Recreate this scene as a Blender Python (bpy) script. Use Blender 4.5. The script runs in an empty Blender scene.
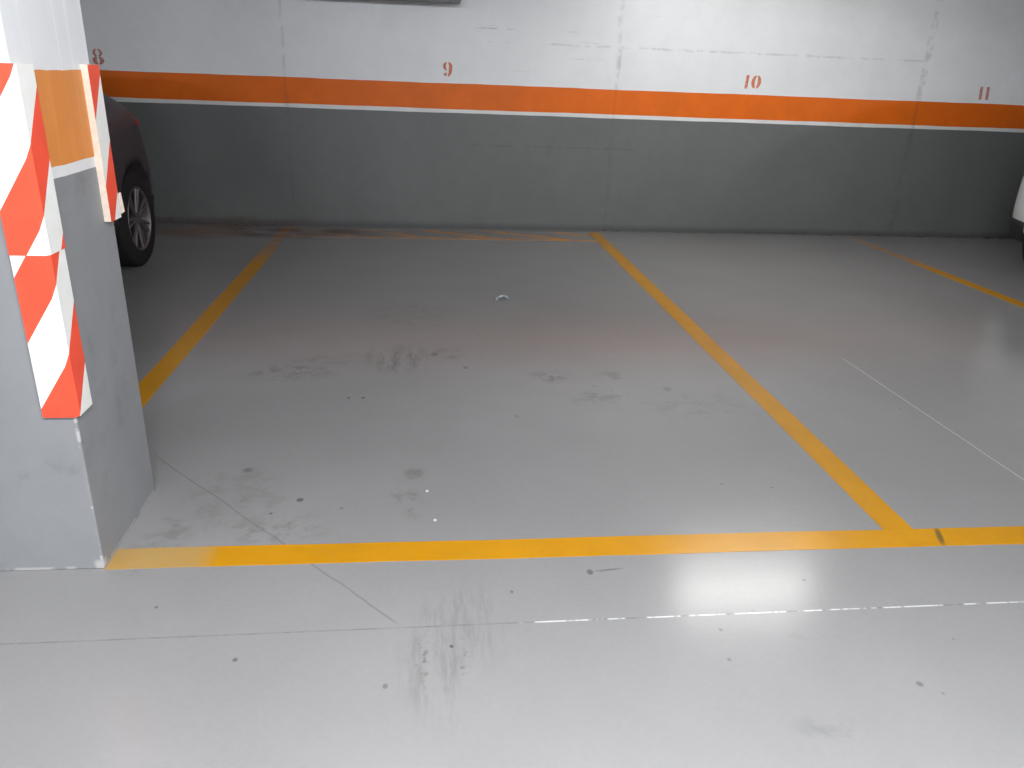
import bpy, bmesh, math, random
from mathutils import Vector, Matrix
random.seed(7)
sc = bpy.context.scene
C = sc.collection
PI = math.pi

# ------------------------------------------------------------------ helpers
def link_mesh(name, bm, mats, parent=None, smooth=False, loc=(0, 0, 0)):
    bmesh.ops.recalc_face_normals(bm, faces=bm.faces)
    me = bpy.data.meshes.new(name)
    bm.to_mesh(me); bm.free()
    for m in (mats if isinstance(mats, (list, tuple)) else [mats]):
        me.materials.append(m)
    if smooth:
        for p in me.polygons: p.use_smooth = True
    o = bpy.data.objects.new(name, me); C.objects.link(o)
    o.location = loc
    if parent: o.parent = parent
    return o

def tag(o, label=None, cat=None, group=None, kind=None):
    if label: o['label'] = label
    if cat: o['category'] = cat
    if group: o['group'] = group
    if kind: o['kind'] = kind
    return o

def empty(name, loc, rz=0):
    o = bpy.data.objects.new(name, None); C.objects.link(o)
    o.location = loc; o.rotation_euler = (0, 0, rz); o.empty_display_size = .1
    return o

def add_box(bm, lo, hi, bevel=0.0, seg=2, mat=0):
    r = bmesh.ops.create_cube(bm, size=1)
    vs = r['verts']
    for v in vs:
        v.co = Vector([lo[i] + (v.co[i] + .5) * (hi[i] - lo[i]) for i in range(3)])
    fs = list({f for v in vs for f in v.link_faces})
    if bevel > 0:
        es = list({e for v in vs for e in v.link_edges})
        rr = bmesh.ops.bevel(bm, geom=es, offset=bevel, segments=seg, profile=.5, affect='EDGES')
        fs = list(set(rr['faces']) | {f for f in fs if f.is_valid})
    for f in fs: f.material_index = mat

def add_tube(bm, a, b, r, n=16, r2=None):
    a, b = Vector(a), Vector(b); d = b - a
    M = Matrix.Translation((a + b) / 2) @ d.to_track_quat('Z', 'Y').to_matrix().to_4x4()
    bmesh.ops.create_cone(bm, cap_ends=True, segments=n, radius1=r, radius2=r if r2 is None else r2, depth=d.length, matrix=M)

# ------------------------------------------------------------------ material helpers
class N:
    """small wrapper: a material's node tree"""
    def __init__(s, name):
        s.m = bpy.data.materials.new(name); s.m.use_nodes = True
        s.t = s.m.node_tree; s.b = s.t.nodes['Principled BSDF']
    def n(s, kind, **kw):
        x = s.t.nodes.new(kind)
        for k, v in kw.items(): setattr(x, k, v)
        return x
    def set(s, sock, v):
        if hasattr(v, 'is_linked') or isinstance(v, bpy.types.NodeSocket): s.t.links.new(v, sock)
        else: sock.default_value = v
    def math(s, op, a, b=None, c=None, clamp=False):
        x = s.n('ShaderNodeMath', operation=op, use_clamp=clamp)
        s.set(x.inputs[0], a)
        if b is not None: s.set(x.inputs[1], b)
        if c is not None: s.set(x.inputs[2], c)
        return x.outputs[0]
    def pos(s):
        return s.n('ShaderNodeNewGeometry').outputs['Position']
    def obj(s):
        return s.n('ShaderNodeTexCoord').outputs['Object']
    def sep(s, v):
        x = s.n('ShaderNodeSeparateXYZ'); s.set(x.inputs[0], v); return x.outputs
    def mapping(s, v, loc=(0, 0, 0), rot=(0, 0, 0), scale=(1, 1, 1), kind='POINT'):
        x = s.n('ShaderNodeMapping', vector_type=kind); s.set(x.inputs[0], v)
        x.inputs['Location'].default_value = loc; x.inputs['Rotation'].default_value = rot
        x.inputs['Scale'].default_value = scale
        return x.outputs[0]
    def noise(s, v, scale, detail=3, rough=.6, dist=0):
        x = s.n('ShaderNodeTexNoise'); s.set(x.inputs['Vector'], v)
        x.inputs['Scale'].default_value = scale; x.inputs['Detail'].default_value = detail
        x.inputs['Roughness'].default_value = rough; x.inputs['Distortion'].default_value = dist
        return x.outputs['Fac']
    def rng(s, v, a, b, c=0.0, d=1.0, smooth=True):
        x = s.n('ShaderNodeMapRange', interpolation_type='SMOOTHSTEP' if smooth else 'LINEAR')
        s.set(x.inputs['Value'], v)
        for k, q in zip(('From Min', 'From Max', 'To Min', 'To Max'), (a, b, c, d)): x.inputs[k].default_value = q
        return x.outputs[0]
    def mix(s, f, a, b):
        x = s.n('ShaderNodeMix', data_type='RGBA')
        s.set(x.inputs['Factor'], f)
        for sock, v in ((x.inputs['A'], a), (x.inputs['B'], b)):
            s.set(sock, (*v, 1) if isinstance(v, tuple) and len(v) == 3 else v)
        return x.outputs['Result']
    def out(s, col=None, rough=None, spec=None, metal=None):
        if col is not None: s.set(s.b.inputs['Base Color'], (*col, 1) if isinstance(col, tuple) and len(col) == 3 else col)
        if rough is not None: s.set(s.b.inputs['Roughness'], rough)
        if spec is not None: s.b.inputs['Specular IOR Level'].default_value = spec
        if metal is not None: s.b.inputs['Metallic'].default_value = metal
    def bump(s, h, strength=.1, dist=.01):
        x = s.n('ShaderNodeBump'); x.inputs['Strength'].default_value = strength
        x.inputs['Distance'].default_value = dist; s.set(x.inputs['Height'], h)
        s.t.links.new(x.outputs[0], s.b.inputs['Normal'])

def plain(name, col, rough=.5, metal=0, spec=.5, var=.06, scale=20):
    k = N(name)
    f = k.rng(k.noise(k.obj(), scale, 3), .3, .7)
    k.out(k.mix(f, tuple(c * (1 - var) for c in col), tuple(c * (1 + var) for c in col)), rough, spec, metal)
    return k.m

# ------------------------------------------------------------------ floor shader (painted concrete with stains)
FLOOR = (0.262, 0.257, 0.257)
def floor_colour(k):
    P = k.pos()
    xyz = k.sep(P)
    big = k.rng(k.noise(P, .9, 4, .6), .3, .7)
    mid = k.rng(k.noise(P, 5, 5, .65), .3, .72)
    fine = k.rng(k.noise(P, 60, 3, .6), .3, .7)
    col = k.mix(big, tuple(c * .95 for c in FLOOR), tuple(c * 1.05 for c in FLOOR))
    col = k.mix(k.math('MULTIPLY', mid, .10), col, (.25, .245, .235))
    col = k.mix(k.math('MULTIPLY', fine, .05), col, (.42, .42, .43))
    patch = k.rng(k.noise(P, 14, 6, .7, .4), .42, .66)
    crumbs = k.rng(k.noise(P, 55, 3, .6), .5, .66)
    streak = k.rng(k.noise(k.mapping(P, scale=(34, 4.5, 1)), 1, 5, .75), .40, .72)
    dstreak = k.rng(k.noise(k.mapping(P, rot=(0, 0, .5), scale=(24, 4.0, 1)), 1, 5, .75), .40, .68)
    def blob(x, y, rx, ry, rot, strength, mask, soft=.75):
        m = k.mapping(P, loc=(x, y, 0), rot=(0, 0, rot), scale=(rx, ry, 1), kind='TEXTURE')
        s2 = k.n('ShaderNodeVectorMath', operation='MULTIPLY'); k.set(s2.inputs[0], m); s2.inputs[1].default_value = (1, 1, 0)
        d = k.n('ShaderNodeVectorMath', operation='LENGTH'); k.set(d.inputs[0], s2.outputs[0])
        v = k.rng(d.outputs['Value'], 1 - soft, 1, strength, 0)
        return k.math('MULTIPLY', v, mask) if mask is not None else v
    def total(items, k_=1.0):
        acc = None
        for it in items:
            it = (it[0], it[1], it[2] * k_, it[3] * k_) + tuple(it[4:])
            b = blob(*it)
            acc = b if acc is None else k.math('MAXIMUM', acc, b)
        return acc
    # tyre smears, prints, greasy patches and shade at the pillar's foot, measured on the floor in metres
    dirt_shade = total([
        (-1.435, -5.36, .12, .28, 0, .50, streak), (-1.35, -5.24, .11, .24, 0, .42, streak),
        (-1.47, -5.37, .022, .13, 0, .85, crumbs), (-1.375, -5.36, .02, .10, 0, .65, crumbs),
        (-1.60, -3.33, .22, .26, 0, .75, dstreak), (-1.38, -3.27, .16, .12, .2, .5, patch), (-2.06, -3.50, .26, .14, 0, .6, patch),
        (-1.90, -3.35, .3, .12, 0, .3, patch),
        (-.90, -3.57, .13, .11, 0, .70, patch), (-.62, -3.55, .10, .10, 0, .5, patch), (-.72, -3.80, .17, .12, .4, .45, patch),
        (-.35, -3.9, .4, .2, 0, .22, patch),
        (-1.87, -4.78, .16, .11, 0, .60, patch), (-1.98, -4.80, .10, .09, 0, .5, patch),
        (-1.52, -4.62, .06, .16, .2, .55, patch), (-1.50, -4.46, .05, .07, 0, .5, patch),
        (-2.05, -4.60, .22, .30, .4, .30, patch), (-2.20, -4.80, .10, .30, -.3, .40, patch),  # beside the pillar's foot: grime together with contact shade painted in
        (-1.55, -2.6, .4, .35, 0, .22, patch), (-.6, -5.62, .12, .05, 0, .3, patch),
        (-.5, -5.33, .08, .03, 0, .3, patch),
    ])
    col = k.mix(dirt_shade, col, (.125, .122, .112))
    # small solid drops and chewing-gum spots
    spots = total([
        (-1.855, -4.622, .018, .020, 0, .85, None, .5), (-2.056, -4.418, .03, .032, 0, .6, None, .7),
        (-1.93, -4.70, .009, .010, 0, .8, None, .5), (-1.895, -5.336, .010, .011, 0, .8, None, .5),
        (-.329, -5.509, .013, .014, 0, .6, None, .5), (-1.010, -5.044, .016, .022, 0, .75, None, .6),
        (-.955, -5.036, .075, .008, .12, .6, None, .7), (-2.13, -5.135, .008, .008, 0, .7, None, .5),
        (-.42, -5.11, .009, .010, 0, .5, None, .5), (-1.40, -5.32, .008, .010, .4, .9, None, .5),
        (-1.55, -5.44, .010, .013, 0, .6, None, .5), (-1.42, -3.27, .03, .05, 0, .5, None, .8),
        (-1.235, -5.12, .008, .010, 0, .6, None, .5), (-1.78, -3.80, .012, .018, 0, .8, None, .5),
        (-1.72, -3.80, .012, .018, 0, .8, None, .5), (-1.10, -4.0, .02, .03, 0, .3, None, .8),
        (-.40, -3.72, .035, .05, 0, .35, None, .8), (-1.28, -3.45, .02, .03, 0, .5, None, .6),
    ], .78)
    vor = k.n('ShaderNodeTexVoronoi'); k.set(vor.inputs['Vector'], k.mapping(P, scale=(1, 1, 0))); vor.inputs['Scale'].default_value = 7
    vs = k.sep(vor.outputs['Color'])
    sp = k.math('MULTIPLY', k.rng(vor.outputs['Distance'], .02, .055, 1, 0), k.rng(vs[0], .55, .85, 0, .6))
    spots = k.math('MAXIMUM', spots, sp)
    col = k.mix(k.math('MULTIPLY', spots, .85), col, (.07, .062, .065))
    # brown water-stained band along the foot of the back wall, left bay
    bn = k.rng(k.noise(k.mapping(P, scale=(2.2, 5, 1)), 1, 4, .6), .36, .6)
    br = total([(-3.0, -.30, 1.0, .36, 0, 1.0, bn), (-2.5, -.32, .9, .34, 0, .9, bn), (-1.2, -.25, 1.3, .22, 0, .4, patch)])
    col = k.mix(br, col, (.115, .062, .045))
    pale = blob(-3.25, -.36, .48, .40, 0, .8, None, .7)
    col = k.mix(pale, col, (.27, .185, .145))
    # mottled strip, darker towards the foot of the back wall
    foot_dark = k.math('MULTIPLY', k.rng(xyz[1], -.10, -.01, 0, .55), k.math('ADD', k.math('MULTIPLY', patch, .6), .4))
    col = k.mix(foot_dark, col, (.08, .075, .07))
    # saw cuts
    def line(ax, ay, bx, by, w, wob=.004):
        dx, dy = bx - ax, by - ay; L = math.hypot(dx, dy); nx, ny = -dy / L, dx / L
        a = k.math('MULTIPLY', xyz[0], nx); b = k.math('MULTIPLY_ADD', xyz[1], ny, a)
        c = k.math('SUBTRACT', b, nx * ax + ny * ay)
        wb = k.math('MULTIPLY', k.math('SUBTRACT', k.noise(P, 6, 2), .5), wob * 2)
        dist = k.math('ABSOLUTE', k.math('ADD', c, wb))
        m = k.rng(dist, w * .4, w, 1, 0)
        t = k.math('MULTIPLY_ADD', xyz[1], dy / L, k.math('MULTIPLY', xyz[0], dx / L))
        t0 = (dx * ax + dy * ay) / L
        e = k.math('MULTIPLY', k.rng(t, t0 - .01, t0 + .05), k.rng(t, t0 + L - .05, t0 + L + .01, 1, 0))
        return k.math('MULTIPLY', m, e), t
    brk = k.rng(k.noise(k.mapping(P, scale=(14, 0, 0)), 1, 3, .7), .42, .58)
    j1, _ = line(-2.75, -5.2545, .16, -5.235, .0035, .001)
    right = k.rng(xyz[0], -1.25, -1.15)
    glint = k.math('MULTIPLY', right, k.rng(k.noise(k.mapping(P, loc=(3, 0, 0), scale=(9, 0, 0)), 1, 3, .7), .44, .52))
    col = k.mix(k.math('MULTIPLY', j1, k.math('MULTIPLY_ADD', brk, .32, .2)), col, (.13, .125, .12))
    col = k.mix(k.math('MULTIPLY', k.math('MULTIPLY', j1, glint), .65), col, (.85, .85, .85))  # white dashes of worn filler, their glint painted into the colour
    j2, _ = line(-2.40, -4.29, -1.52, -5.24, .004, .010)
    col = k.mix(k.math('MULTIPLY', j2, .5), col, (.15, .145, .14))
    j3, _ = line(.625, -3.3, .66, -5.2, .004, .003)
    col = k.mix(k.math('MULTIPLY', j3, .5), col, (.62, .61, .56))
    chips = total([(-1.457, -4.581, .006, .009, 0, 1, None, .4), (-1.433, -4.758, .006, .009, 0, 1, None, .4)])
    col = k.mix(chips, col, (.7, .7, .7))
    return col, P, mid

kf = N('painted_concrete_floor')
colf, Pf, midf = floor_colour(kf)
kf.out(colf, .20, .50)
kf.bump(kf.noise(Pf, 1.8, 5, .55), .10, .02)
M_floor = kf.m

# yellow floor paint
def yellow(name, worn=0.0, tint=(.55, .245, .003)):
    k = N(name)
    P = k.pos(); xyz = k.sep(P)
    a = k.rng(k.noise(P, 4, 5, .65), .3, .7); f = k.rng(k.noise(P, 45, 4, .7), .35, .7)
    col = k.mix(a, tuple(c * .93 for c in tint), tuple(c * 1.05 for c in tint))
    col = k.mix(k.math('MULTIPLY', f, .10), col, (.45, .33, .08))
    # greyed, scuffed stretch beside the pillar and a black skid across the front line
    sc1 = k.math('MULTIPLY', k.math('MULTIPLY', k.rng(xyz[0], -2.10, -2.02, .75, 0), k.rng(xyz[1], -4.8, -4.85, 0, 1)), k.math('MULTIPLY_ADD', a, .4, .6))
    col = k.mix(sc1, col, (.40, .29, .13))
    m = k.mapping(P, loc=(.107, -4.917, 0), rot=(0, 0, -.38), scale=(.013, .075, 1), kind='TEXTURE')
    s2 = k.n('ShaderNodeVectorMath', operation='MULTIPLY'); k.set(s2.inputs[0], m); s2.inputs[1].default_value = (1, 1, 0)
    d = k.n('ShaderNodeVectorMath', operation='LENGTH'); k.set(d.inputs[0], s2.outputs[0])
    col = k.mix(k.rng(d.outputs['Value'], .3, 1.05, .85, 0), col, (.12, .09, .03))
    # thin scratch where the saw cut runs under the paint
    if worn > 0:
        fc, _, _ = floor_colour(k)
        w1 = k.rng(k.noise(k.mapping(P, rot=(0, 0, .9), scale=(2.2, 9, 1)), 1, 5, .75), .38, .64, .30, .85)
        w1 = k.math('MULTIPLY', w1, k.rng(k.math('ADD', xyz[1], k.math('MULTIPLY', k.noise(P, 5, 4), .5)), -1.25, -.45))
        col = k.mix(k.rng(xyz[1], -1.5, -.6, 0, .85), col, (.42, .165, .02))
        col = k.mix(w1, col, fc)
    k.out(col, .26, .42)
    k.bump(k.noise(P, 25, 3), .08, .004)
    return k.m
M_yellow = yellow('yellow_floor_paint')

# the back line, mostly rubbed off: patches of paint between bare floor
def worn_back():
    k = N('rubbed_off_floor_paint')
    P = k.pos(); xyz = k.sep(P)
    fc, _, _ = floor_colour(k)
    # broad diagonal brush sweeps left between bare floor
    ph = k.math('ADD', k.math('MULTIPLY', xyz[0], 1.0), k.math('MULTIPLY', xyz[1], 1.9))
    saw = k.math('FRACT', k.math('MULTIPLY', k.math('ADD', ph, k.math('MULTIPLY', k.noise(P, 3, 3), .18)), 1.75))
    wedge = k.rng(saw, .10, .34, 1, 0)
    edge = k.rng(k.math('ABSOLUTE', k.math('ADD', xyz[1], .475)), .02, .05, 1, 0)
    wear = k.rng(k.noise(P, 7, 5, .7), .35, .60)
    fade = k.rng(xyz[0], -2.4, -1.2, .45, 1)
    m = k.math('MULTIPLY', k.math('MULTIPLY', k.math('MAXIMUM', wedge, k.math('MULTIPLY', edge, .8)), k.math('MULTIPLY_ADD', wear, .7, .3)), fade)
    col = k.mix(m, fc, (.68, .27, .012))
    k.out(col, .4, .5)
    return k.m
M_back_line = worn_back()
M_side_worn = yellow('fading_yellow_floor_paint', .9)

# ------------------------------------------------------------------ wall paint: grey dado, white above
def wall_paint(name, split, low=(.145, .152, .151), high=(.80, .815, .84), joints=(), pillar=False):
    k = N(name)
    P = k.pos(); xyz = k.sep(P)
    a = k.rng(k.noise(P, 1.6, 4, .6), .3, .7); b = k.rng(k.noise(P, 9, 5, .65), .35, .7)
    up = k.mix(a, tuple(c * .96 for c in high), tuple(c * 1.02 for c in high))
    up = k.mix(k.math('MULTIPLY', b, .07), up, (.50, .51, .50))
    dn = k.mix(a, tuple(c * .94 for c in low), tuple(c * 1.05 for c in low))
    dn = k.mix(k.math('MULTIPLY', b, .18), dn, tuple(c * .72 for c in low))
    def lin_mask(axis, pos, w, wob, lo=-9, hi=9, other=2):
        q = k.math('ADD', xyz[axis], k.math('MULTIPLY', k.math('SUBTRACT', k.noise(P, 5, 4, .7), .5), wob))
        m = k.rng(k.math('ABSOLUTE', k.math('SUBTRACT', q, pos)), w * .3, w, 1, 0)
        br = k.rng(k.noise(P, 9, 3, .7), .40, .60)
        m = k.math('MULTIPLY', m, br)
        if lo > -9: m = k.math('MULTIPLY', m, k.rng(xyz[other], lo - .02, lo + .06))
        if hi < 9: m = k.math('MULTIPLY', m, k.rng(xyz[other], hi - .06, hi + .02, 1, 0))
        return m
    acc = None
    for j in joints:
        m = lin_mask(*j[:-1]); m = k.math('MULTIPLY', m, j[-1])
        acc = m if acc is None else k.math('MAXIMUM', acc, m)
    if acc is not None:
        up = k.mix(acc, up, (.30, .31, .30)); dn = k.mix(acc, dn, (.08, .085, .085))
    if not pillar:
        # scuffs where something rubbed the paint
        sm = k.rng(k.noise(k.mapping(P, scale=(2.5, 1, 26)), 1, 5, .7), .60, .74)
        z1 = k.math('MULTIPLY', k.rng(xyz[0], -1.15, -1.05), k.rng(xyz[0], 1.2, 1.4, 1, 0))
        up = k.mix(k.math('MULTIPLY', k.math('MULTIPLY', sm, z1), .5), up, (.42, .43, .43))
        base_dark = k.rng(xyz[2], .0, .07, .7, 0)  # darkens evenly towards the wall's foot
        dn = k.mix(base_dark, dn, (.06, .06, .06))
        # brown damp stain low in the left bay
        st = k.math('MULTIPLY', k.rng(xyz[0], -2.75, -2.2, 1, 0), k.rng(xyz[2], .02, .09, .8, 0))
        dn = k.mix(k.math('MULTIPLY', st, b), dn, (.10, .06, .045))
    else:
        drip = k.rng(k.noise(k.mapping(P, scale=(26, 26, .8)), 1, 3, .6), .52, .68)
        up = k.mix(k.math('MULTIPLY', drip, .5), up, (.86, .87, .88))
        chipm = k.math('MULTIPLY', k.rng(xyz[2], .004, .014, 1, 0), k.rng(k.noise(P, 22, 3, .7), .40, .55))
        cx_, cy_ = k.math('ABSOLUTE', k.math('ADD', xyz[0], 2.3153)), k.math('ABSOLUTE', k.math('ADD', xyz[1], 4.9639))
        cd = k.math('ADD', cx_, cy_)
        edgem = k.math('MULTIPLY', k.rng(cd, .003, .010, 1, 0), k.rng(k.noise(P, 18, 3, .7), .585, .63))
        edgem = k.math('MULTIPLY', edgem, k.rng(xyz[2], .46, .50, 1, 0))
        cor = k.math('MULTIPLY', k.rng(cd, .014, .028, 1, 0), k.rng(xyz[2], .018, .035, 1, 0))
        dn = k.mix(k.math('MULTIPLY', k.math('MAXIMUM', k.math('MAXIMUM', chipm, edgem), cor), .6), dn, (.58, .56, .56))
        sm = k.rng(k.noise(P, 5, 5, .7), .56, .72)
        dn = k.mix(k.math('MULTIPLY', sm, .35), dn, (.13, .135, .14))
    col = k.mix(k.rng(xyz[2], split - .001, split + .001), dn, up)
    k.out(col, .48, .35)
    k.bump(k.noise(P, 16, 5, .6), .12, .008)
    return k.m
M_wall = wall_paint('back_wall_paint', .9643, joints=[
    (0, -2.58, .016, .05, .22), (0, .12, .026, .06, .22), (0, 2.82, .04, .06, .35),
    (2, 1.50, .012, .03, -.6, 2.9, 0, .28), (2, .70, .014, .03, -1.1, .35, 0, .35), (2, 1.60, .005, .02, -1.05, -.75, 0, .7), (2, 1.50, .006, .02, -1.05, -.80, 0, .7),
    (0, .13, .022, .03, 1.22, 1.52, 2, .4), (0, -.42, .016, .03, .45, .70, 2, .25)])
M_sidewall = wall_paint('side_wall_paint', .9643)
M_pillar = wall_paint('pillar_paint', 1.003, low=(.25, .255, .265), high=(.74, .75, .765), pillar=True)

def band_paint(name, col, rough=.45, streaks=False):
    k = N(name); P = k.pos()
    a = k.rng(k.noise(P, 3, 5, .65), .3, .7)
    c = k.mix(a, tuple(x * .93 for x in col), tuple(min(1, x * 1.06) for x in col))
    xyz = k.sep(P)
    if streaks:
        s_ = k.rng(k.noise(k.mapping(P, scale=(20, 20, 1)), 1, 3), .45, .65)
        c = k.mix(k.math('MULTIPLY', s_, .15), c, (.9, .42, .15))
    else:
        for px, s in ((-2.58, .16), (.12, .12), (2.82, .25)):
            m = k.rng(k.math('ABSOLUTE', k.math('ADD', k.math('SUBTRACT', xyz[0], px), k.math('MULTIPLY', k.math('SUBTRACT', k.noise(P, 6, 3), .5), .05))), .005, .022, s, 0)
            c = k.mix(m, c, (.16, .08, .05))
    k.out(c, rough, .2); k.bump(k.noise(P, 30, 3), .08, .004)
    return k.m
M_orange = band_paint('orange_band_paint', (.75, .145, .009))
M_orange_p = band_paint('pillar_orange_band_paint', (.66, .235, .055), streaks=True)
M_white_line = band_paint('white_line_paint', (.72, .72, .72))
M_ceiling = plain('ceiling_paint', (.5, .51, .52), .8, scale=3)

# ------------------------------------------------------------------ room shell
H = 2.32
def shell(name, lo, hi, mat):
    bm = bmesh.new(); add_box(bm, lo, hi); return tag(link_mesh(name, bm, mat), kind='structure')
XW0, XW1, YB = -8.0, 7.5, -12.5
shell('floor', (XW0 - .2, YB - .2, -.2), (XW1 + .2, .2, 0), M_floor)
shell('ceiling', (XW0 - .2, YB - .2, H), (XW1 + .2, .2, H + .2), M_ceiling)
shell('wall_back', (XW0 - .2, 0, 0), (XW1 + .2, .2, H), M_wall)
shell('wall_front', (XW0 - .2, YB - .2, 0), (XW1 + .2, YB, H), M_sidewall)
shell('wall_left', (XW0 - .2, YB, 0), (XW0, 0, H), M_sidewall)
shell('wall_right', (XW1, YB, 0), (XW1 + .2, 0, H), M_sidewall)

# band on the back wall, edges hand-painted: a strip with slightly wavering edges
def wavy_strip(bm, x0, x1, za, zb, y, t, amp, n=240, seed=1):
    rnd = random.Random(seed)
    ph = [rnd.uniform(0, 6.28) for _ in range(8)]
    def w(x, q): return amp * (.5 * math.sin(3.1 * x + ph[q]) + .3 * math.sin(8.3 * x + ph[q + 1]) + .2 * math.sin(23 * x + ph[q + 2]))
    rows = []
    for i in range(n + 1):
        x = x0 + (x1 - x0) * i / n
        a, b = za + w(x, 0), zb + w(x, 3)
        rows.append([bm.verts.new((x, y, a)), bm.verts.new((x, y, b)), bm.verts.new((x, y - t, b)), bm.verts.new((x, y - t, a))])
    for p, q in zip(rows, rows[1:]):
        for j in range(4): bm.faces.new((p[j], p[(j + 1) % 4], q[(j + 1) % 4], q[j]))
    bm.faces.new(rows[0]); bm.faces.new(rows[-1][::-1])
bm = bmesh.new(); wavy_strip(bm, XW0, XW1, .979, 1.177, 0, .002, .0025, seed=3)
tag(link_mesh('trim_1', bm, M_orange), kind='structure')
bm = bmesh.new(); wavy_strip(bm, XW0, XW1, .949, .980, 0, .0015, .0025, seed=5)
tag(link_mesh('trim_2', bm, M_white_line), kind='structure')

# ceiling beams crossing the bays
for i, (x0, x1) in enumerate([(0.0, .28), (-5.6, -5.3), (5.3, 5.6)]):
    shell('ceiling_beam', (x0, YB, H - .26), (x1, 0, H), M_ceiling)

# ------------------------------------------------------------------ duct under the ceiling, along the back wall
M_duct = plain('galvanised_duct', (.26, .265, .27), .55, .3, scale=6)
duct = empty('ventilation_duct', (0, 0, 0)); tag(duct, 'grey sheet-metal duct whose underside just shows at the top of the white wall', 'duct')
DX0, DX1, DY, DZ0, DZ1 = -7.4, -1.19, -.42, 1.764, 2.03
bm = bmesh.new(); add_box(bm, (DX0, DY, DZ0), (DX1, -.004, DZ1), .004, 1)
link_mesh('duct_body', bm, M_duct, duct)
for i, x in enumerate((-1.22, -2.40, -3.64, -4.88, -6.12)):
    bm = bmesh.new(); add_box(bm, (x - .015, DY - .012, DZ0 + .004), (x + .015, -.006, DZ1 + .012), .003, 1)
    link_mesh('flange', bm, M_duct, duct)
    for y in (DY + .03, -.05):
        bm = bmesh.new(); add_box(bm, (x - .10, y - .012, DZ1 - .01), (x - .08, y + .012, H), .001, 1)
        link_mesh('hanger', bm, M_duct, duct)

# ------------------------------------------------------------------ pillar
BX, Y1, Y2 = -2.3153, -4.9639, -4.5438
BX0 = BX - .60
def pillar(name, x0, y0, x1, y1):
    bm = bmesh.new(); add_box(bm, (x0, y0, 0), (x1, y1, H), .004, 2)
    body = tag(link_mesh(name, bm, M_pillar), 'square concrete pillar painted grey and white with orange band beside the front line', 'pillar', kind='structure')
    def ring(nm, za, zb, t, mat, lab):
        bm = bmesh.new(); n = 10
        lo = (x0 - t, y0 - t); hi = (x1 + t, y1 + t)
        pts = []
        cs = [(lo[0], lo[1]), (hi[0], lo[1]), (hi[0], hi[1]), (lo[0], hi[1])]
        for i in range(4):
            a, b = cs[i], cs[(i + 1) % 4]
            for j in range(n): pts.append((a[0] + (b[0] - a[0]) * j / n, a[1] + (b[1] - a[1]) * j / n))
        vs0 = [bm.verts.new((p[0], p[1], za + random.uniform(-.0012, .0012))) for p in pts]
        vs1 = [bm.verts.new((p[0], p[1], zb + random.uniform(-.0012, .0012))) for p in pts]
        for i in range(len(pts)):
            j = (i + 1) % len(pts); bm.faces.new((vs0[i], vs0[j], vs1[j], vs1[i]))
        o = link_mesh(nm, bm, mat, body); o['label'] = lab
        m = o.modifiers.new('s', 'SOLIDIFY'); m.thickness = t * .5; m.offset = -1
    ring('orange_band', 1.029, 1.238, .0016, M_orange_p, 'orange band painted round the pillar')
    ring('white_band', 1.003, 1.030, .0012, M_white_line, 'white line under the orange band')
    return body
pillar('pillar', BX0, Y1, BX, Y2)

# ------------------------------------------------------------------ foam corner guards
def guard_mat(name, v0, period, duty, slope=1.5, cx=BX, cy=Y1, red=(.85, .085, .040)):
    k = N(name); P = k.pos(); xyz = k.sep(P)
    s = k.math('ADD', k.math('ADD', xyz[0], -cx), k.math('ADD', xyz[1], -cy))
    v = k.math('SUBTRACT', xyz[2], k.math('MULTIPLY', s, slope))
    f = k.math('FRACT', k.math('DIVIDE', k.math('SUBTRACT', v, v0), period))
    isred = k.math('LESS_THAN', f, duty)
    a = k.rng(k.noise(P, 12, 4, .6), .3, .7)
    w = k.mix(a, (.80, .80, .765), (.86, .86, .83))
    r = k.mix(a, tuple(c * .94 for c in red), tuple(min(1, c * 1.05) for c in red))
    k.out(k.mix(isred, w, r), .42, .45)
    return k.m
M_foam = plain('cream_foam_edge', (.66, .55, .46), .7, scale=60)
M_g1 = guard_mat('stripes_upper_guard', .922, .3195, .48)
M_g2 = guard_mat('stripes_lower_guard', .765, .325, .485)
M_g3 = guard_mat('stripes_rear_guard', .84, .297, .45, slope=1.5, cx=-2.3, cy=-4.9639 + .37)

def l_guard(name, cx, cy, sy, z0, z1, leg_x, leg_y, t, mat, bulge=0.0):
    """L profile round a pillar corner (cx,cy); legs run towards -x and towards sy*y"""
    bm = bmesh.new()
    ch = .005
    # outline walked from end of the x leg, outside, round the corner, to the end of the y leg, then back inside
    o = [(-leg_x, -t * sy), (-ch + t - ch, -t * sy), (t, (-t + ch * 2) * sy), (t, leg_y * sy), (0.0005, leg_y * sy), (0.0005, -.0005 * sy), (-leg_x, -.0005 * sy)]
    nz = 12; rows = []
    for i in range(nz + 1):
        z = z0 + (z1 - z0) * i / nz
        b = bulge * math.sin(PI * i / nz)
        rows.append([bm.verts.new((cx + x + (b if 0 < j < 4 else 0) * .5, cy + y - sy * (b if j < 3 else 0), z)) for j, (x, y) in enumerate(o)])
    for p, q in zip(rows, rows[1:]):
        for j in range(len(o)):
            f = bm.faces.new((p[j], p[(j + 1) % len(o)], q[(j + 1) % len(o)], q[j]))
            f.material_index = 1 if j in (3, 4, 5, 6) else 0
    f = bm.faces.new(rows[0]); f.material_index = 1
    f = bm.faces.new(rows[-1]); f.material_index = 1
    return bm
bm = l_guard('corner_guard', BX, Y1, 1, .850, 1.251, .070, .072, .015, M_g1)
g = tag(link_mesh('corner_guard', bm, [M_g1, M_foam]), 'red and white striped corner guard on the near pillar corner, upper of two', 'corner guard', 'foam corner guards on the pillar')
bm = l_guard('corner_guard', BX, Y1, 1, .450, .8495, .070, .070, .013, M_g2)
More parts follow.
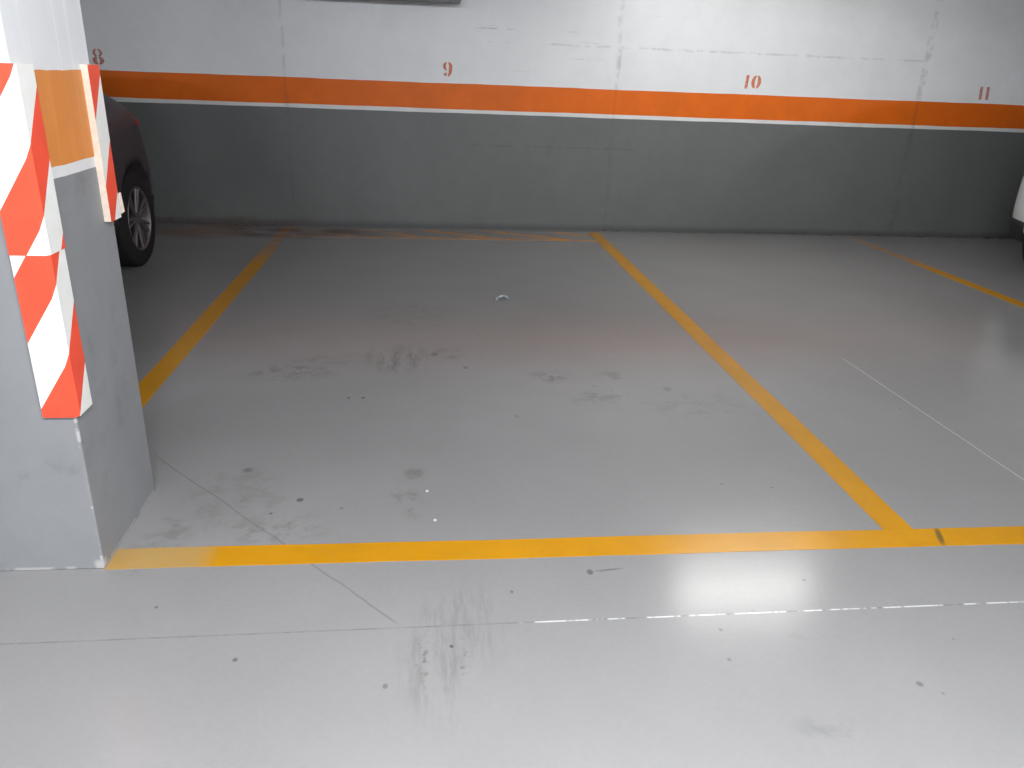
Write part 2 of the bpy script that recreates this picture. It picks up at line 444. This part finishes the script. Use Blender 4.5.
g = tag(link_mesh('corner_guard', bm, [M_g2, M_foam]), 'red and white striped corner guard lower down on the near pillar corner', 'corner guard', 'foam corner guards on the pillar')
bm = l_guard('corner_guard', BX, Y2, -1, .860, 1.251, .070, .066, .018, M_g3)
g = tag(link_mesh('corner_guard', bm, [M_g3, M_foam]), 'striped corner guard seen edge-on on the far pillar corner, before the dark car', 'corner guard', 'foam corner guards on the pillar')
# torn strip sticking out at the foot of the far guard
bm = bmesh.new()
for i in range(6):
    z = .868 + i * .0105
    w = .012 - .001 * i
    bm.verts.new((BX + .0172, Y2 + .0175, z)); bm.verts.new((BX + .0172 + w * .35, Y2 + .0175 + w, z + .004)); bm.verts.new((BX + .0130, Y2 + .0180, z)); bm.verts.new((BX + .0130 + w * .35, Y2 + .0182 + w, z + .004))
bm.verts.ensure_lookup_table(); V = bm.verts
for i in range(5):
    a = 4 * i; b = a + 4
    for p, q in ((0, 1), (1, 3), (3, 2), (2, 0)): bm.faces.new((V[a + p], V[a + q], V[b + q], V[b + p]))
bm.faces.new((V[0], V[1], V[3], V[2])); bm.faces.new((V[20], V[21], V[23], V[22]))
fl = link_mesh('torn_flap', bm, M_foam, g); fl['label'] = 'torn cream flap at the foot of the guard'

# ------------------------------------------------------------------ painted floor lines
def paint_strip(name, a, b, w0, w1, mat, label, group, t=.0012, n=60, amp=.0022, seed=1):
    a, b = Vector(a), Vector(b); d = (b - a); L = d.length; d.normalize(); nrm = Vector((-d.y, d.x))
    rnd = random.Random(seed); ph = [rnd.uniform(0, 6.28) for _ in range(6)]
    bm = bmesh.new(); rows = []
    for i in range(n + 1):
        s = L * i / n; c = a + d * s
        w = lambda q: amp * (.5 * math.sin(4.1 * s + ph[q]) + .3 * math.sin(11 * s + ph[q + 1]) + .2 * math.sin(37 * s + ph[q + 2]))
        p = c + nrm * (w0 + w(0)); q = c + nrm * (w1 + w(3))
        rows.append([bm.verts.new((p.x, p.y, 0)), bm.verts.new((q.x, q.y, 0)), bm.verts.new((q.x, q.y, t)), bm.verts.new((p.x, p.y, t))])
    for p, q in zip(rows, rows[1:]):
        for j in range(4): bm.faces.new((p[j], p[(j + 1) % 4], q[(j + 1) % 4], q[j]))
    bm.faces.new(rows[0]); bm.faces.new(rows[-1][::-1])
    return tag(link_mesh(name, bm, mat), label, 'floor line', group)
G = 'yellow bay lines on the floor'
XL, XR, D, W2 = -2.6135, 2.3865, -4.873, .0953
paint_strip('painted_line', (BX + .002, D - W2 / 2), (3.2, D - W2 / 2), -W2 / 2, W2 / 2, M_yellow, 'long yellow line across the front of the bays, meeting the pillar foot', G, seed=2)
paint_strip('painted_line', (0, D), (0, -.10), -.049, .049, M_yellow, 'bright yellow line between bay nine and bay ten', G, seed=4)
paint_strip('painted_line', (XL, Y2 + .002), (XL, -.10), -.048, .050, M_side_worn, 'dim orange-yellow line running back from behind the pillar', G, seed=5)
paint_strip('painted_line', (XR, D), (XR, -.15), -.045, .048, M_side_worn, 'yellow line between bay ten and bay eleven, near the white car', G, seed=6)
# the rubbed-off line along the wall
bmx = paint_strip('painted_line', (XL + .055, -.33), (-.055, -.30), -.19, .19, M_back_line, 'rubbed-off orange line along the foot of the back wall', G, t=.0009, seed=8)

# ------------------------------------------------------------------ stencilled bay numbers
M_stencil = N('stencil_paint')
_f = M_stencil.rng(M_stencil.noise(M_stencil.pos(), 70, 4, .7), .40, .62)
M_stencil.out(M_stencil.mix(M_stencil.math('MULTIPLY', _f, .45), (.62, .13, .03), (.66, .55, .50)), .6, .3)
M_stencil = M_stencil.m
M_stencil_d = N('faded_stencil_paint')
_f = M_stencil_d.rng(M_stencil_d.noise(M_stencil_d.pos(), 60, 4, .7), .40, .62)
M_stencil_d.out(M_stencil_d.mix(M_stencil_d.math('MULTIPLY', _f, .5), (.52, .16, .10), (.60, .50, .48)), .6, .3)
M_stencil_d = M_stencil_d.m

def ell(cx, cy, rx, ry, a0, a1, n=14):
    return [(cx + rx * math.cos(math.radians(a0 + (a1 - a0) * i / n)), cy + ry * math.sin(math.radians(a0 + (a1 - a0) * i / n))) for i in range(n + 1)]
def crescent(cx, cy, ro, ri, a0, a1):
    """outer and inner edge of a stencilled bowl, point for point"""
    return ell(cx, cy, ro[0], ro[1], a0, a1), ell(cx, cy, ri[0], ri[1], a0, a1)
GL = {
 '1': ([([(.02, 0), (.02, .96)], [(.22, 0), (.22, 1)])], .22),
 '0': ([crescent(.34, .5, (.34, .50), (.10, .42), 104, 256), crescent(.34, .5, (.34, .50), (.10, .42), -76, 76)], .68),
 '9': ([crescent(.33, .70, (.31, .29), (.09, .22), 104, 262),
        (ell(.36, .70, .34, .30, 78, 0, 8) + [(.70, .52), (.66, .30), (.56, .12), (.40, .0)],
         ell(.36, .70, .10, .25, 76, 0, 8) + [(.45, .52), (.44, .34), (.41, .18), (.36, .04)]),
        (ell(.20, .17, .12, .11, 180, 0, 8), ell(.20, .17, .12, .11, 180, 360, 8))], .70),
 '8': ([crescent(.36, .74, (.28, .26), (.12, .2), 102, 250), crescent(.36, .74, (.28, .26), (.12, .2), -70, 78),
        crescent(.36, .26, (.34, .27), (.09, .19), 110, 258), crescent(.36, .26, (.34, .27), (.09, .19), -78, 70)], .72),
}
def number(txt, x, z, h, shear, gap, mat, label, sx=1.0):
    bm = bmesh.new()
    width = sum(GL[c][1] for c in txt) + gap * (len(txt) - 1)
    u = -width / 2
    for c in txt:
        for A, B in GL[c][0]:
            T = lambda p, y: bm.verts.new(((u + p[0] + shear * (p[1] - .5)) * h * sx, y, p[1] * h))
            rows = [[T(a, -.0012), T(b, -.0012), T(b, 0), T(a, 0)] for a, b in zip(A, B)]
            for p, q in zip(rows, rows[1:]):
                for k_ in range(4): bm.faces.new((p[k_], p[(k_ + 1) % 4], q[(k_ + 1) % 4], q[k_]))
            bm.faces.new(rows[0]); bm.faces.new(rows[-1][::-1])
        u += GL[c][1] + gap
    bmesh.ops.remove_doubles(bm, verts=bm.verts, dist=1e-5)
    o = link_mesh('bay_number', bm, mat, loc=(x, 0, z))
    tag(o, label, 'painted number', 'stencilled bay numbers on the back wall')
number('8', -3.985, 1.215, .115, 0, .1, M_stencil_d, 'stencilled number 8 on the white wall, half behind the pillar edge', 1.1)
number('9', -1.285, 1.226, .112, 0, .1, M_stencil, 'stencilled orange number 9 above the orange band')
number('10', 1.300, 1.226, .108, .05, .22, M_stencil, 'stencilled orange number 10 above the orange band', 1.15)
number('11', 3.415, 1.210, .108, -.08, .26, M_stencil_d, 'stencilled number 11 above the orange band, towards the white car', 1.2)

# ------------------------------------------------------------------ small litter
bm = bmesh.new()
rnd = random.Random(3)
grid = []
for i in range(9):
    row = []
    for j in range(6):
        u, v = i / 8 - .5, j / 5 - .5
        zz = .006 + .026 * (1 - (2 * u) ** 2) * (.55 + .45 * rnd.random()) + rnd.uniform(0, .006)
        row.append(bm.verts.new((u * .084 + rnd.uniform(-.003, .003), v * .050 + .012 * math.sin(3 * u) + rnd.uniform(-.003, .003), zz)))
    grid.append(row)
for i in range(8):
    for j in range(5): bm.faces.new((grid[i][j], grid[i + 1][j], grid[i + 1][j + 1], grid[i][j + 1]))
r = bmesh.ops.solidify(bm, geom=bm.faces[:], thickness=.001)
mn = min(v.co.z for v in bm.verts)
for v in bm.verts: v.co.z -= mn
kp = N('white_wrapper')
ppx = kp.rng(kp.noise(kp.obj(), 45, 2), .46, .54)
kp.out(kp.mix(ppx, (.95, .96, .98), (.45, .62, .78)), .25, .7)
tag(link_mesh('crumpled_wrapper', bm, kp.m, loc=(-1.004, -2.29, .0005)), 'small crumpled white and pale blue wrapper lying on the floor of bay nine', 'litter')

# ------------------------------------------------------------------ cars
def car_paint(name, col, rough=.25, metal=.0, coat=.5):
    k = N(name); f = k.rng(k.noise(k.obj(), 260, 2), .4, .6)
    k.out(k.mix(f, tuple(c * .93 for c in col), tuple(c * 1.07 for c in col)), rough, .5, metal)
    k.b.inputs['Coat Weight'].default_value = coat; k.b.inputs['Coat Roughness'].default_value = .06
    return k.m
M_dark = car_paint('dark_burgundy_grey_car_paint', (.052, .040, .050), .5, .2, .12)
M_whitecar = car_paint('white_car_paint', (.80, .82, .82))
M_black = plain('black_plastic', (.018, .017, .019), .5)
M_rubber = plain('tyre_rubber', (.014, .013, .014), .75, spec=.3)
M_rim = plain('grey_alloy', (.20, .18, .19), .4, .8)
M_glass = plain('tinted_car_glass', (.035, .04, .048), .06, spec=.8)
M_red = plain('red_lamp_lens', (.80, .015, .015), .15, spec=.7)
M_clear = plain('headlamp_lens', (.55, .57, .6), .12, spec=.8)
M_plate = plain('white_plate', (.75, .75, .74), .4)

L, HW = 4.05, .85
def interp(tab, x):
    if x <= tab[0][0]: return tab[0][1]
    for (a, p), (b, q) in zip(tab, tab[1:]):
        if x <= b:
            t = (x - a) / (b - a); t = t * t * (3 - 2 * t) if (q - p) > .2 else t
            return p + (q - p) * t
    return tab[-1][1]
PLAN = [(0, .56), (.03, .645), (.08, .70), (.16, .755), (.28, .80), (.42, .832), (.65, HW), (L - .9, HW), (L - .55, .83), (L - .3, .79), (L - .12, .71), (L - .03, .60), (L, .5)]
BELT = [(0, .83), (.1, .88), (.5, .92), (1.6, .90), (2.7, .86), (3.2, .82), (3.8, .70), (L, .58)]
TOP = [(0, .88), (.06, .925), (.28, .99), (.45, 1.08), (.62, 1.17), (.95, 1.33), (1.25, 1.42), (1.7, 1.46), (2.1, 1.445), (2.35, 1.39), (2.75, 1.16), (3.05, .97), (3.5, .90), (3.85, .80), (L, .64)]
# two silhouettes: a saloon tail with a deck and a steep hatch tail
TOPS = {'saloon': TOP, 'hatch': [(0, 1.02), (.04, 1.12), (.15, 1.28), (.35, 1.42), (.7, 1.50), (1.3, 1.54), (1.8, 1.53), (2.3, 1.42), (2.75, 1.18), (3.05, .99), (3.5, .90), (3.85, .80), (L, .64)]}
STYLE, RK, BW = 'saloon', 1.0, 0.0
def section(x):
    P, B, T = interp(PLAN, x), interp(BELT, x), interp(TOPS[STYLE], x)
    zb = .20
    pts = [(0, zb), (P * .80, zb), (P * .93, zb + .03), (P * .985, .32), (P, .46), (P * 1.0, .58), (P * .99, .70), (P * (.965 + BW), B - .06), (P * (.945 + 1.4 * BW), B)]
    yb = P * (.945 + 1.4 * BW)
    hgt = T - B
    cab = max(0, min(1, (hgt - .14) / .3))
    for i in range(1, 13):
        th = PI / 2 * i / 12
        e = .62 + (.36 - .62) * cab
        cy = max(0, math.cos(th)) ** e; sz = math.sin(th) ** (1 - .12 * cab)
        y = yb * cy * (1 - .20 * cab * sz)
        pts.append((y if i < 12 else 0, B + hgt * sz))
    return pts
def rake(x, z):
    k = max(0, 1 - x / .45) ** 1.3
    dz = RK * interp([(.2, .05), (.30, .015), (.45, 0), (.58, .005), (.64, .05), (.85, .085), (1.0, .12)], z) * k
    k2 = max(0, 1 - (L - x) / .5)
    return dz - interp([(.2, .08), (.35, .01), (.5, 0), (.8, .12)], z) * k2
def S(x, v):
    """surface point; v runs 0 (bottom centre) .. 20 (top centre) in section points"""
    s = section(x); v = max(0, min(len(s) - 1 - 1e-6, v)); i = int(v); t = v - i
    y = s[i][0] * (1 - t) + s[i + 1][0] * t; z = s[i][1] * (1 - t) + s[i + 1][1] * t
    return Vector((x + rake(x, z), y, z))
XS = [0, .015, .03, .055, .08, .12, .16, .22, .28, .35, .42, .5, .56, .62, .7, .8, .95, 1.1, 1.25, 1.45, 1.7, 1.9, 2.1, 2.25, 2.35, 2.5, 2.62, 2.75, 2.9, 3.05, 3.25, 3.5, 3.65, 3.8, 3.9, 3.97, L - .03, L - .012, L]
AX_R, AX_F, WR = .72, 3.28, .305
def body_bm():
    bm = bmesh.new(); rings = []
    for x in XS:
        s = section(x); n = len(s)
        r = [bm.verts.new(S(x, i)) for i in range(n)]
        r += [bm.verts.new(Vector((1, -1, 1)) * S(x, i)) for i in range(n - 2, 0, -1)]
        for v in r[n:]: pass
        rings.append(r)
    for p, q in zip(rings, rings[1:]):
        m = len(p)
        for j in range(m): bm.faces.new((p[j], p[(j + 1) % m], q[(j + 1) % m], q[j]))
    for r in (rings[0], rings[-1]):
        # fan cap with a slightly bulging centre
        c = Vector((0, 0, 0))
        for v in r: c += v.co
        c /= len(r); cv = bm.verts.new(c + Vector(((-.03 if r is rings[0] else .03), 0, 0)))
        for j in range(len(r)): bm.faces.new((r[j], r[(j + 1) % len(r)], cv))
    bmesh.ops.recalc_face_normals(bm, faces=bm.faces)
    return bm
# wheel arches are cut once, the result is shared
def make_body_mesh():
    bm = body_bm(); me = bpy.data.meshes.new('body'); bm.to_mesh(me); bm.free()
    o = bpy.data.objects.new('tmp_body', me); C.objects.link(o)
    cutters = []
    for ax in (AX_R, AX_F):
        for s in (1, -1):
            cb = bmesh.new(); add_tube(cb, (ax, s * .60, WR), (ax, s * 1.0, WR), WR + .045, 40)
            cm = bpy.data.meshes.new('cut'); cb.to_mesh(cm); cb.free()
            co = bpy.data.objects.new('tmp_cut', cm); C.objects.link(co); cutters.append(co)
            md = o.modifiers.new('b', 'BOOLEAN'); md.operation = 'DIFFERENCE'; md.object = co; md.solver = 'EXACT'
    dg = bpy.context.evaluated_depsgraph_get(); dg.update()
    res = bpy.data.meshes.new_from_object(o.evaluated_get(dg))
    for q in cutters + [o]: bpy.data.objects.remove(q)
    for p in res.polygons: p.use_smooth = True
    return res
BODY = make_body_mesh()
BODY.materials.clear()
def patch(name, x0, x1, v0, v1, side, mat, parent, off=.006, nx=8, nv=6, cond=None, x0b=None, x1b=None):
    """panel lying on the body surface between stations x0..x1 and section rows v0..v1"""
    bm = bmesh.new(); g = []
    for i in range(nx + 1):
        row = []
        for j in range(nv + 1):
            tv = j / nv; v = v0 + (v1 - v0) * tv
            a = x0 + ((x0b if x0b is not None else x0) - x0) * tv; b = x1 + ((x1b if x1b is not None else x1) - x1) * tv
            x = a + (b - a) * i / nx
            p = S(x, v); e = 1e-3
            du = S(x + e, v) - S(x - e, v); dv = S(x, v + .02) - S(x, v - .02)
            n = du.cross(dv)
            n = n.normalized() if n.length > 1e-12 else Vector((0, 1, 0))
            if n.y < 0 and abs(n.y) > .05 or (abs(n.y) <= .05 and n.z < 0): n = -n
            p = p + n * off
            row.append(bm.verts.new((p.x, p.y * side, p.z)))
        g.append(row)
    for i in range(nx):
        for j in range(nv): bm.faces.new((g[i][j], g[i + 1][j], g[i + 1][j + 1], g[i][j + 1]))
    o = link_mesh(name, bm, mat, parent, True)
    m = o.modifiers.new('s', 'SOLIDIFY'); m.thickness = .010; m.offset = 0
    return o
def lathe(bm, prof, y0, s, n=40, axis='y'):
    rings = []
    for (y, r) in prof:
        rings.append([bm.verts.new((r * math.cos(2 * PI * i / n), y0 + s * y, r * math.sin(2 * PI * i / n))) for i in range(n)])
    for p, q in zip(rings, rings[1:]):
        for i in range(n): bm.faces.new((p[i], p[(i + 1) % n], q[(i + 1) % n], q[i]))
    return rings
def wheel(parent, x, side):
    w = bpy.data.objects.new('wheel', None)
    bm = bmesh.new()
    R, r = WR, .205
    lathe(bm, [(0, r), (0, R - .02), (-.012, R - .004), (-.03, R), (-.15, R), (-.17, R - .01), (-.185, R - .03), (-.185, r), (0.0, r)], 0, side, 48)
    t = link_mesh('wheel', bm, M_rubber, parent, True, (x, side * .842, WR)); t.data.name = 'tyre'
    bm = bmesh.new()
    lathe(bm, [(-.004, r), (.002, r - .006), (-.010, r - .018), (-.055, r - .024), (-.16, r - .02), (-.16, r)], 0, side, 48)
    for i in range(7):
        a = 2 * PI * i / 7
        for da in (-.13, .13):
            d = Vector((math.cos(a + da * .3), 0, math.sin(a + da * .3))); d2 = Vector((math.cos(a + da), 0, math.sin(a + da)))
            p = d * .035 + Vector((0, -.022 * side, 0)); q = d2 * (r - .012) + Vector((0, -.012 * side, 0))
            add_tube(bm, p, q, .013, 8, .010)
    add_tube(bm, (0, -.04 * side, 0), (0, -.010 * side, 0), .042, 20)
    link_mesh('rim', bm, M_rim, t, False)
    bm = bmesh.new(); add_tube(bm, (0, -.12 * side, 0), (0, -.09 * side, 0), r - .025, 32); add_tube(bm, (0, -.09 * side, 0), (0, -.075 * side, 0), .13, 32)
    link_mesh('brake_disc', bm, M_black, t, False)
    bpy.data.objects.remove(w)
def make_car(loc, rz, paint, label, group=None):
    root = empty('car', loc, rz); tag(root, label, 'car', group)
    me = BODY.copy(); me.materials.append(paint)
    b = bpy.data.objects.new('body', me); C.objects.link(b); b.parent = root
    ws = b.modifiers.new('n', 'WEIGHTED_NORMAL')
    for s in (1, -1):
        wheel(root, AX_R, s); wheel(root, AX_F, s)
        # dark liner inside the arches and floor pan edge
        patch('door_window', 1.55, 2.42, 9.6, 15.0, s, M_glass, root, .004, 10, 6, x0b=1.55, x1b=2.22)
        patch('rear_door_window', 1.00, 1.50, 9.6, 15.0, s, M_glass, root, .004, 8, 6, x0b=1.18, x1b=1.50)
        patch('tail_lamp', .012, .34, 7.3, 9.6, s, M_red, root, .005, 8, 4, x1b=.13)
        patch('headlamp', L - .42, L - .06, 6.3, 7.6, s, M_clear, root, .005, 8, 4)
        patch('sill_trim', AX_R + .40, AX_F - .40, 2.0, 3.2, s, M_black, root, .006, 6, 3)
        patch('rear_bumper_skirt', .004, AX_R - .338, 1.2, 3.45, s, M_black, root, .007, 10, 5)
        patch('front_bumper_skirt', AX_F + .38, L - .01, 1.2, 3.2, s, M_black, root, .007, 10, 5)
        patch('door_handle', 1.62, 1.76, 7.1, 7.35, s, paint, root, .018, 4, 2)
        bm = bmesh.new(); add_box(bm, (2.45, s * .83 - .02, .93), (2.57, s * .83 + .16 * s, 1.05) if s > 0 else (2.57, s * .83 + .02, 1.05), .03, 3) if s > 0 else add_box(bm, (2.45, -.99, .93), (2.57, -.81, 1.05), .03, 3)
        link_mesh('side_mirror', bm, paint, root, True)
    for s in (1, -1):
        pass
    # rear screen and windscreen span both sides
    def screen(nm, x0, x1, vlo, vhi):
        bm = bmesh.new(); g = []
        for i in range(9):
            x = x0 + (x1 - x0) * i / 8; row = []
            vs = [vlo + (20 - vlo) * j / 7 for j in range(8)]
            pp = [S(x, v) for v in vs]
            full = pp + [Vector((p.x, -p.y, p.z)) for p in pp[-2::-1]]
            e = S(x + .01, 19) - S(x - .01, 19); n = Vector((-e.z, 0, e.x)).normalized() * .006
            row = [bm.verts.new(p + n) for p in full]; g.append(row)
        for p, q in zip(g, g[1:]):
            for j in range(len(p) - 1): bm.faces.new((p[j], q[j], q[j + 1], p[j + 1]))
        o = link_mesh(nm, bm, M_glass, root, True); m = o.modifiers.new('s', 'SOLIDIFY'); m.thickness = .008; m.offset = 0
    screen('rear_window', *((.64, .95) if STYLE == 'saloon' else (.10, .34)), 14.6, 20); screen('windscreen', 2.42, 2.92, 14.0, 20)
    bm = bmesh.new(); add_box(bm, (-.010, -.26, .70), (.06, .26, .81), .004, 1)
    link_mesh('number_plate', bm, M_plate, root)
    return root

# car local +x runs from tail (x=0) to nose; tails face the back wall
make_car((-3.30 - HW, -.80, 0), -PI / 2, M_dark, 'dark car parked beyond the pillar, alloy wheel and red tail lamp showing')
STYLE, RK, BW = 'hatch', 0.0, .06
BODY = make_body_mesh(); BODY.materials.clear()
make_car((2.945 + HW, -1.04, 0), -PI / 2, M_whitecar, 'white car with black lower bumper parked right of bay ten')

# ------------------------------------------------------------------ fluorescent lamps, some added out of view as fill
def emit(name, col, s):
    k = N(name); k.out((.9, .9, .9), .5)
    k.b.inputs['Emission Color'].default_value = (*col, 1); k.b.inputs['Emission Strength'].default_value = s
    return k.m
M_house = plain('lamp_housing', (.7, .7, .7), .4)
TUBE_A = emit('tube_glow_aisle', (.95, .97, 1.0), 4)
TUBE_B = emit('tube_glow_bay', (1.0, 1.0, .96), 4)
def lamp(x, y, z, length, mat, label, watt, col=(.95, .97, 1.0), rz=0, ntube=1, tilt=(42, 42), share=(.5, .5)):
    o = empty('ceiling_light', (x, y, z), rz); tag(o, label, 'ceiling light', 'fluorescent lamps on the garage ceiling')
    bm = bmesh.new(); add_box(bm, (-length / 2 - .03, -.04, .03), (length / 2 + .03, .04, .08), .006)
    for s in (-1, 1): add_box(bm, (s * (length / 2 + .012) - .012, -.035, -.02), (s * (length / 2 + .012) + .012, .035, .032), .003)
    link_mesh('housing', bm, M_house, o)
    for i in range(ntube):
        yy = 0 if ntube == 1 else (-.025 + .05 * i)
        bm = bmesh.new(); add_tube(bm, (-length / 2, yy, 0), (length / 2, yy, 0), .014, 14)
        link_mesh('tube', bm, mat, o, True)
    # the light the tube throws to either side of its batten
    for s, tl, sh in ((-1, tilt[0], share[0]), (1, tilt[1], share[1])):
        ld = bpy.data.lights.new('tube_light', 'AREA'); ld.shape = 'RECTANGLE'; ld.size = length; ld.size_y = .05
        ld.energy = watt * sh; ld.color = col
        lo = bpy.data.objects.new('tube_light', ld); C.objects.link(lo); lo.parent = o
        lo.location = (0, s * .02, -.03); lo.rotation_euler = (math.radians(tl * s), 0, 0)
ZL = H - .082
lamp(.77, -2.25, ZL, 1.2, TUBE_B, 'fluorescent lamp on the ceiling over bay ten', 41, (1, 1, .95), tilt=(42, 68), share=(.32, .68))
lamp(-1.05, -7.0, ZL, 1.5, TUBE_A, 'twin-tube fluorescent lamp over the aisle in front of bay nine', 232, ntube=2)
lamp(5.0, -5.7, ZL, 1.5, TUBE_A, 'added unseen lamp giving side light from the white car side', 130, rz=PI / 2)  # added out of view to brighten the pillar's right face
lamp(-5.4, -7.6, ZL, 1.5, TUBE_A, 'fluorescent lamp over the aisle, beyond the pillar', 160)
lamp(-2.2, -10.6, ZL, 1.5, TUBE_A, 'added unseen lamp across the aisle, left of the middle', 130)  # added behind the camera for frontal light on the back wall
lamp(1.4, -10.6, ZL, 1.5, TUBE_A, 'added unseen lamp across the aisle, right of the middle', 30)  # weaker added lamp, also throwing frontal light on the wall

w = bpy.data.worlds.new('World'); sc.world = w; w.use_nodes = True
w.node_tree.nodes['Background'].inputs[0].default_value = (.6, .63, .68, 1); w.node_tree.nodes['Background'].inputs[1].default_value = .05

# ------------------------------------------------------------------ camera
F_, YAW, PITCH, ROLL = 773.4285, -.1170, -.3814, .0401
loc = Vector((-1.4539, -6.7981, 1.2697))
def unit(a, b, d):
    """camera-frame (right, up, forward) to world"""
    c, s = math.cos(ROLL), math.sin(ROLL); x = c * a - s * b; u = s * a + c * b
    c, s = math.cos(PITCH), math.sin(PITCH); yy = c * d - s * u; z = s * d + c * u
    c, s = math.cos(YAW), math.sin(YAW); return Vector((c * x - s * yy, s * x + c * yy, z))
cam = bpy.data.cameras.new('camera'); co = bpy.data.objects.new('camera', cam); C.objects.link(co)
r_, u_, f_ = unit(1, 0, 0), unit(0, 1, 0), unit(0, 0, 1)
Mx = Matrix((r_, u_, -f_)).transposed().to_4x4(); Mx.translation = loc
co.matrix_world = Mx
cam.sensor_fit = 'HORIZONTAL'; cam.sensor_width = 36; cam.lens = 36 * F_ / 1024; cam.clip_start = .05
sc.camera = co

sc.view_settings.view_transform = 'Standard'; sc.view_settings.look = 'None'
sc.view_settings.exposure = 0.0; sc.view_settings.gamma = 1.0; sc.view_settings.use_curve_mapping = False
sc.cycles.use_denoising = True
sc.cycles.max_bounces = 6; sc.cycles.diffuse_bounces = 4
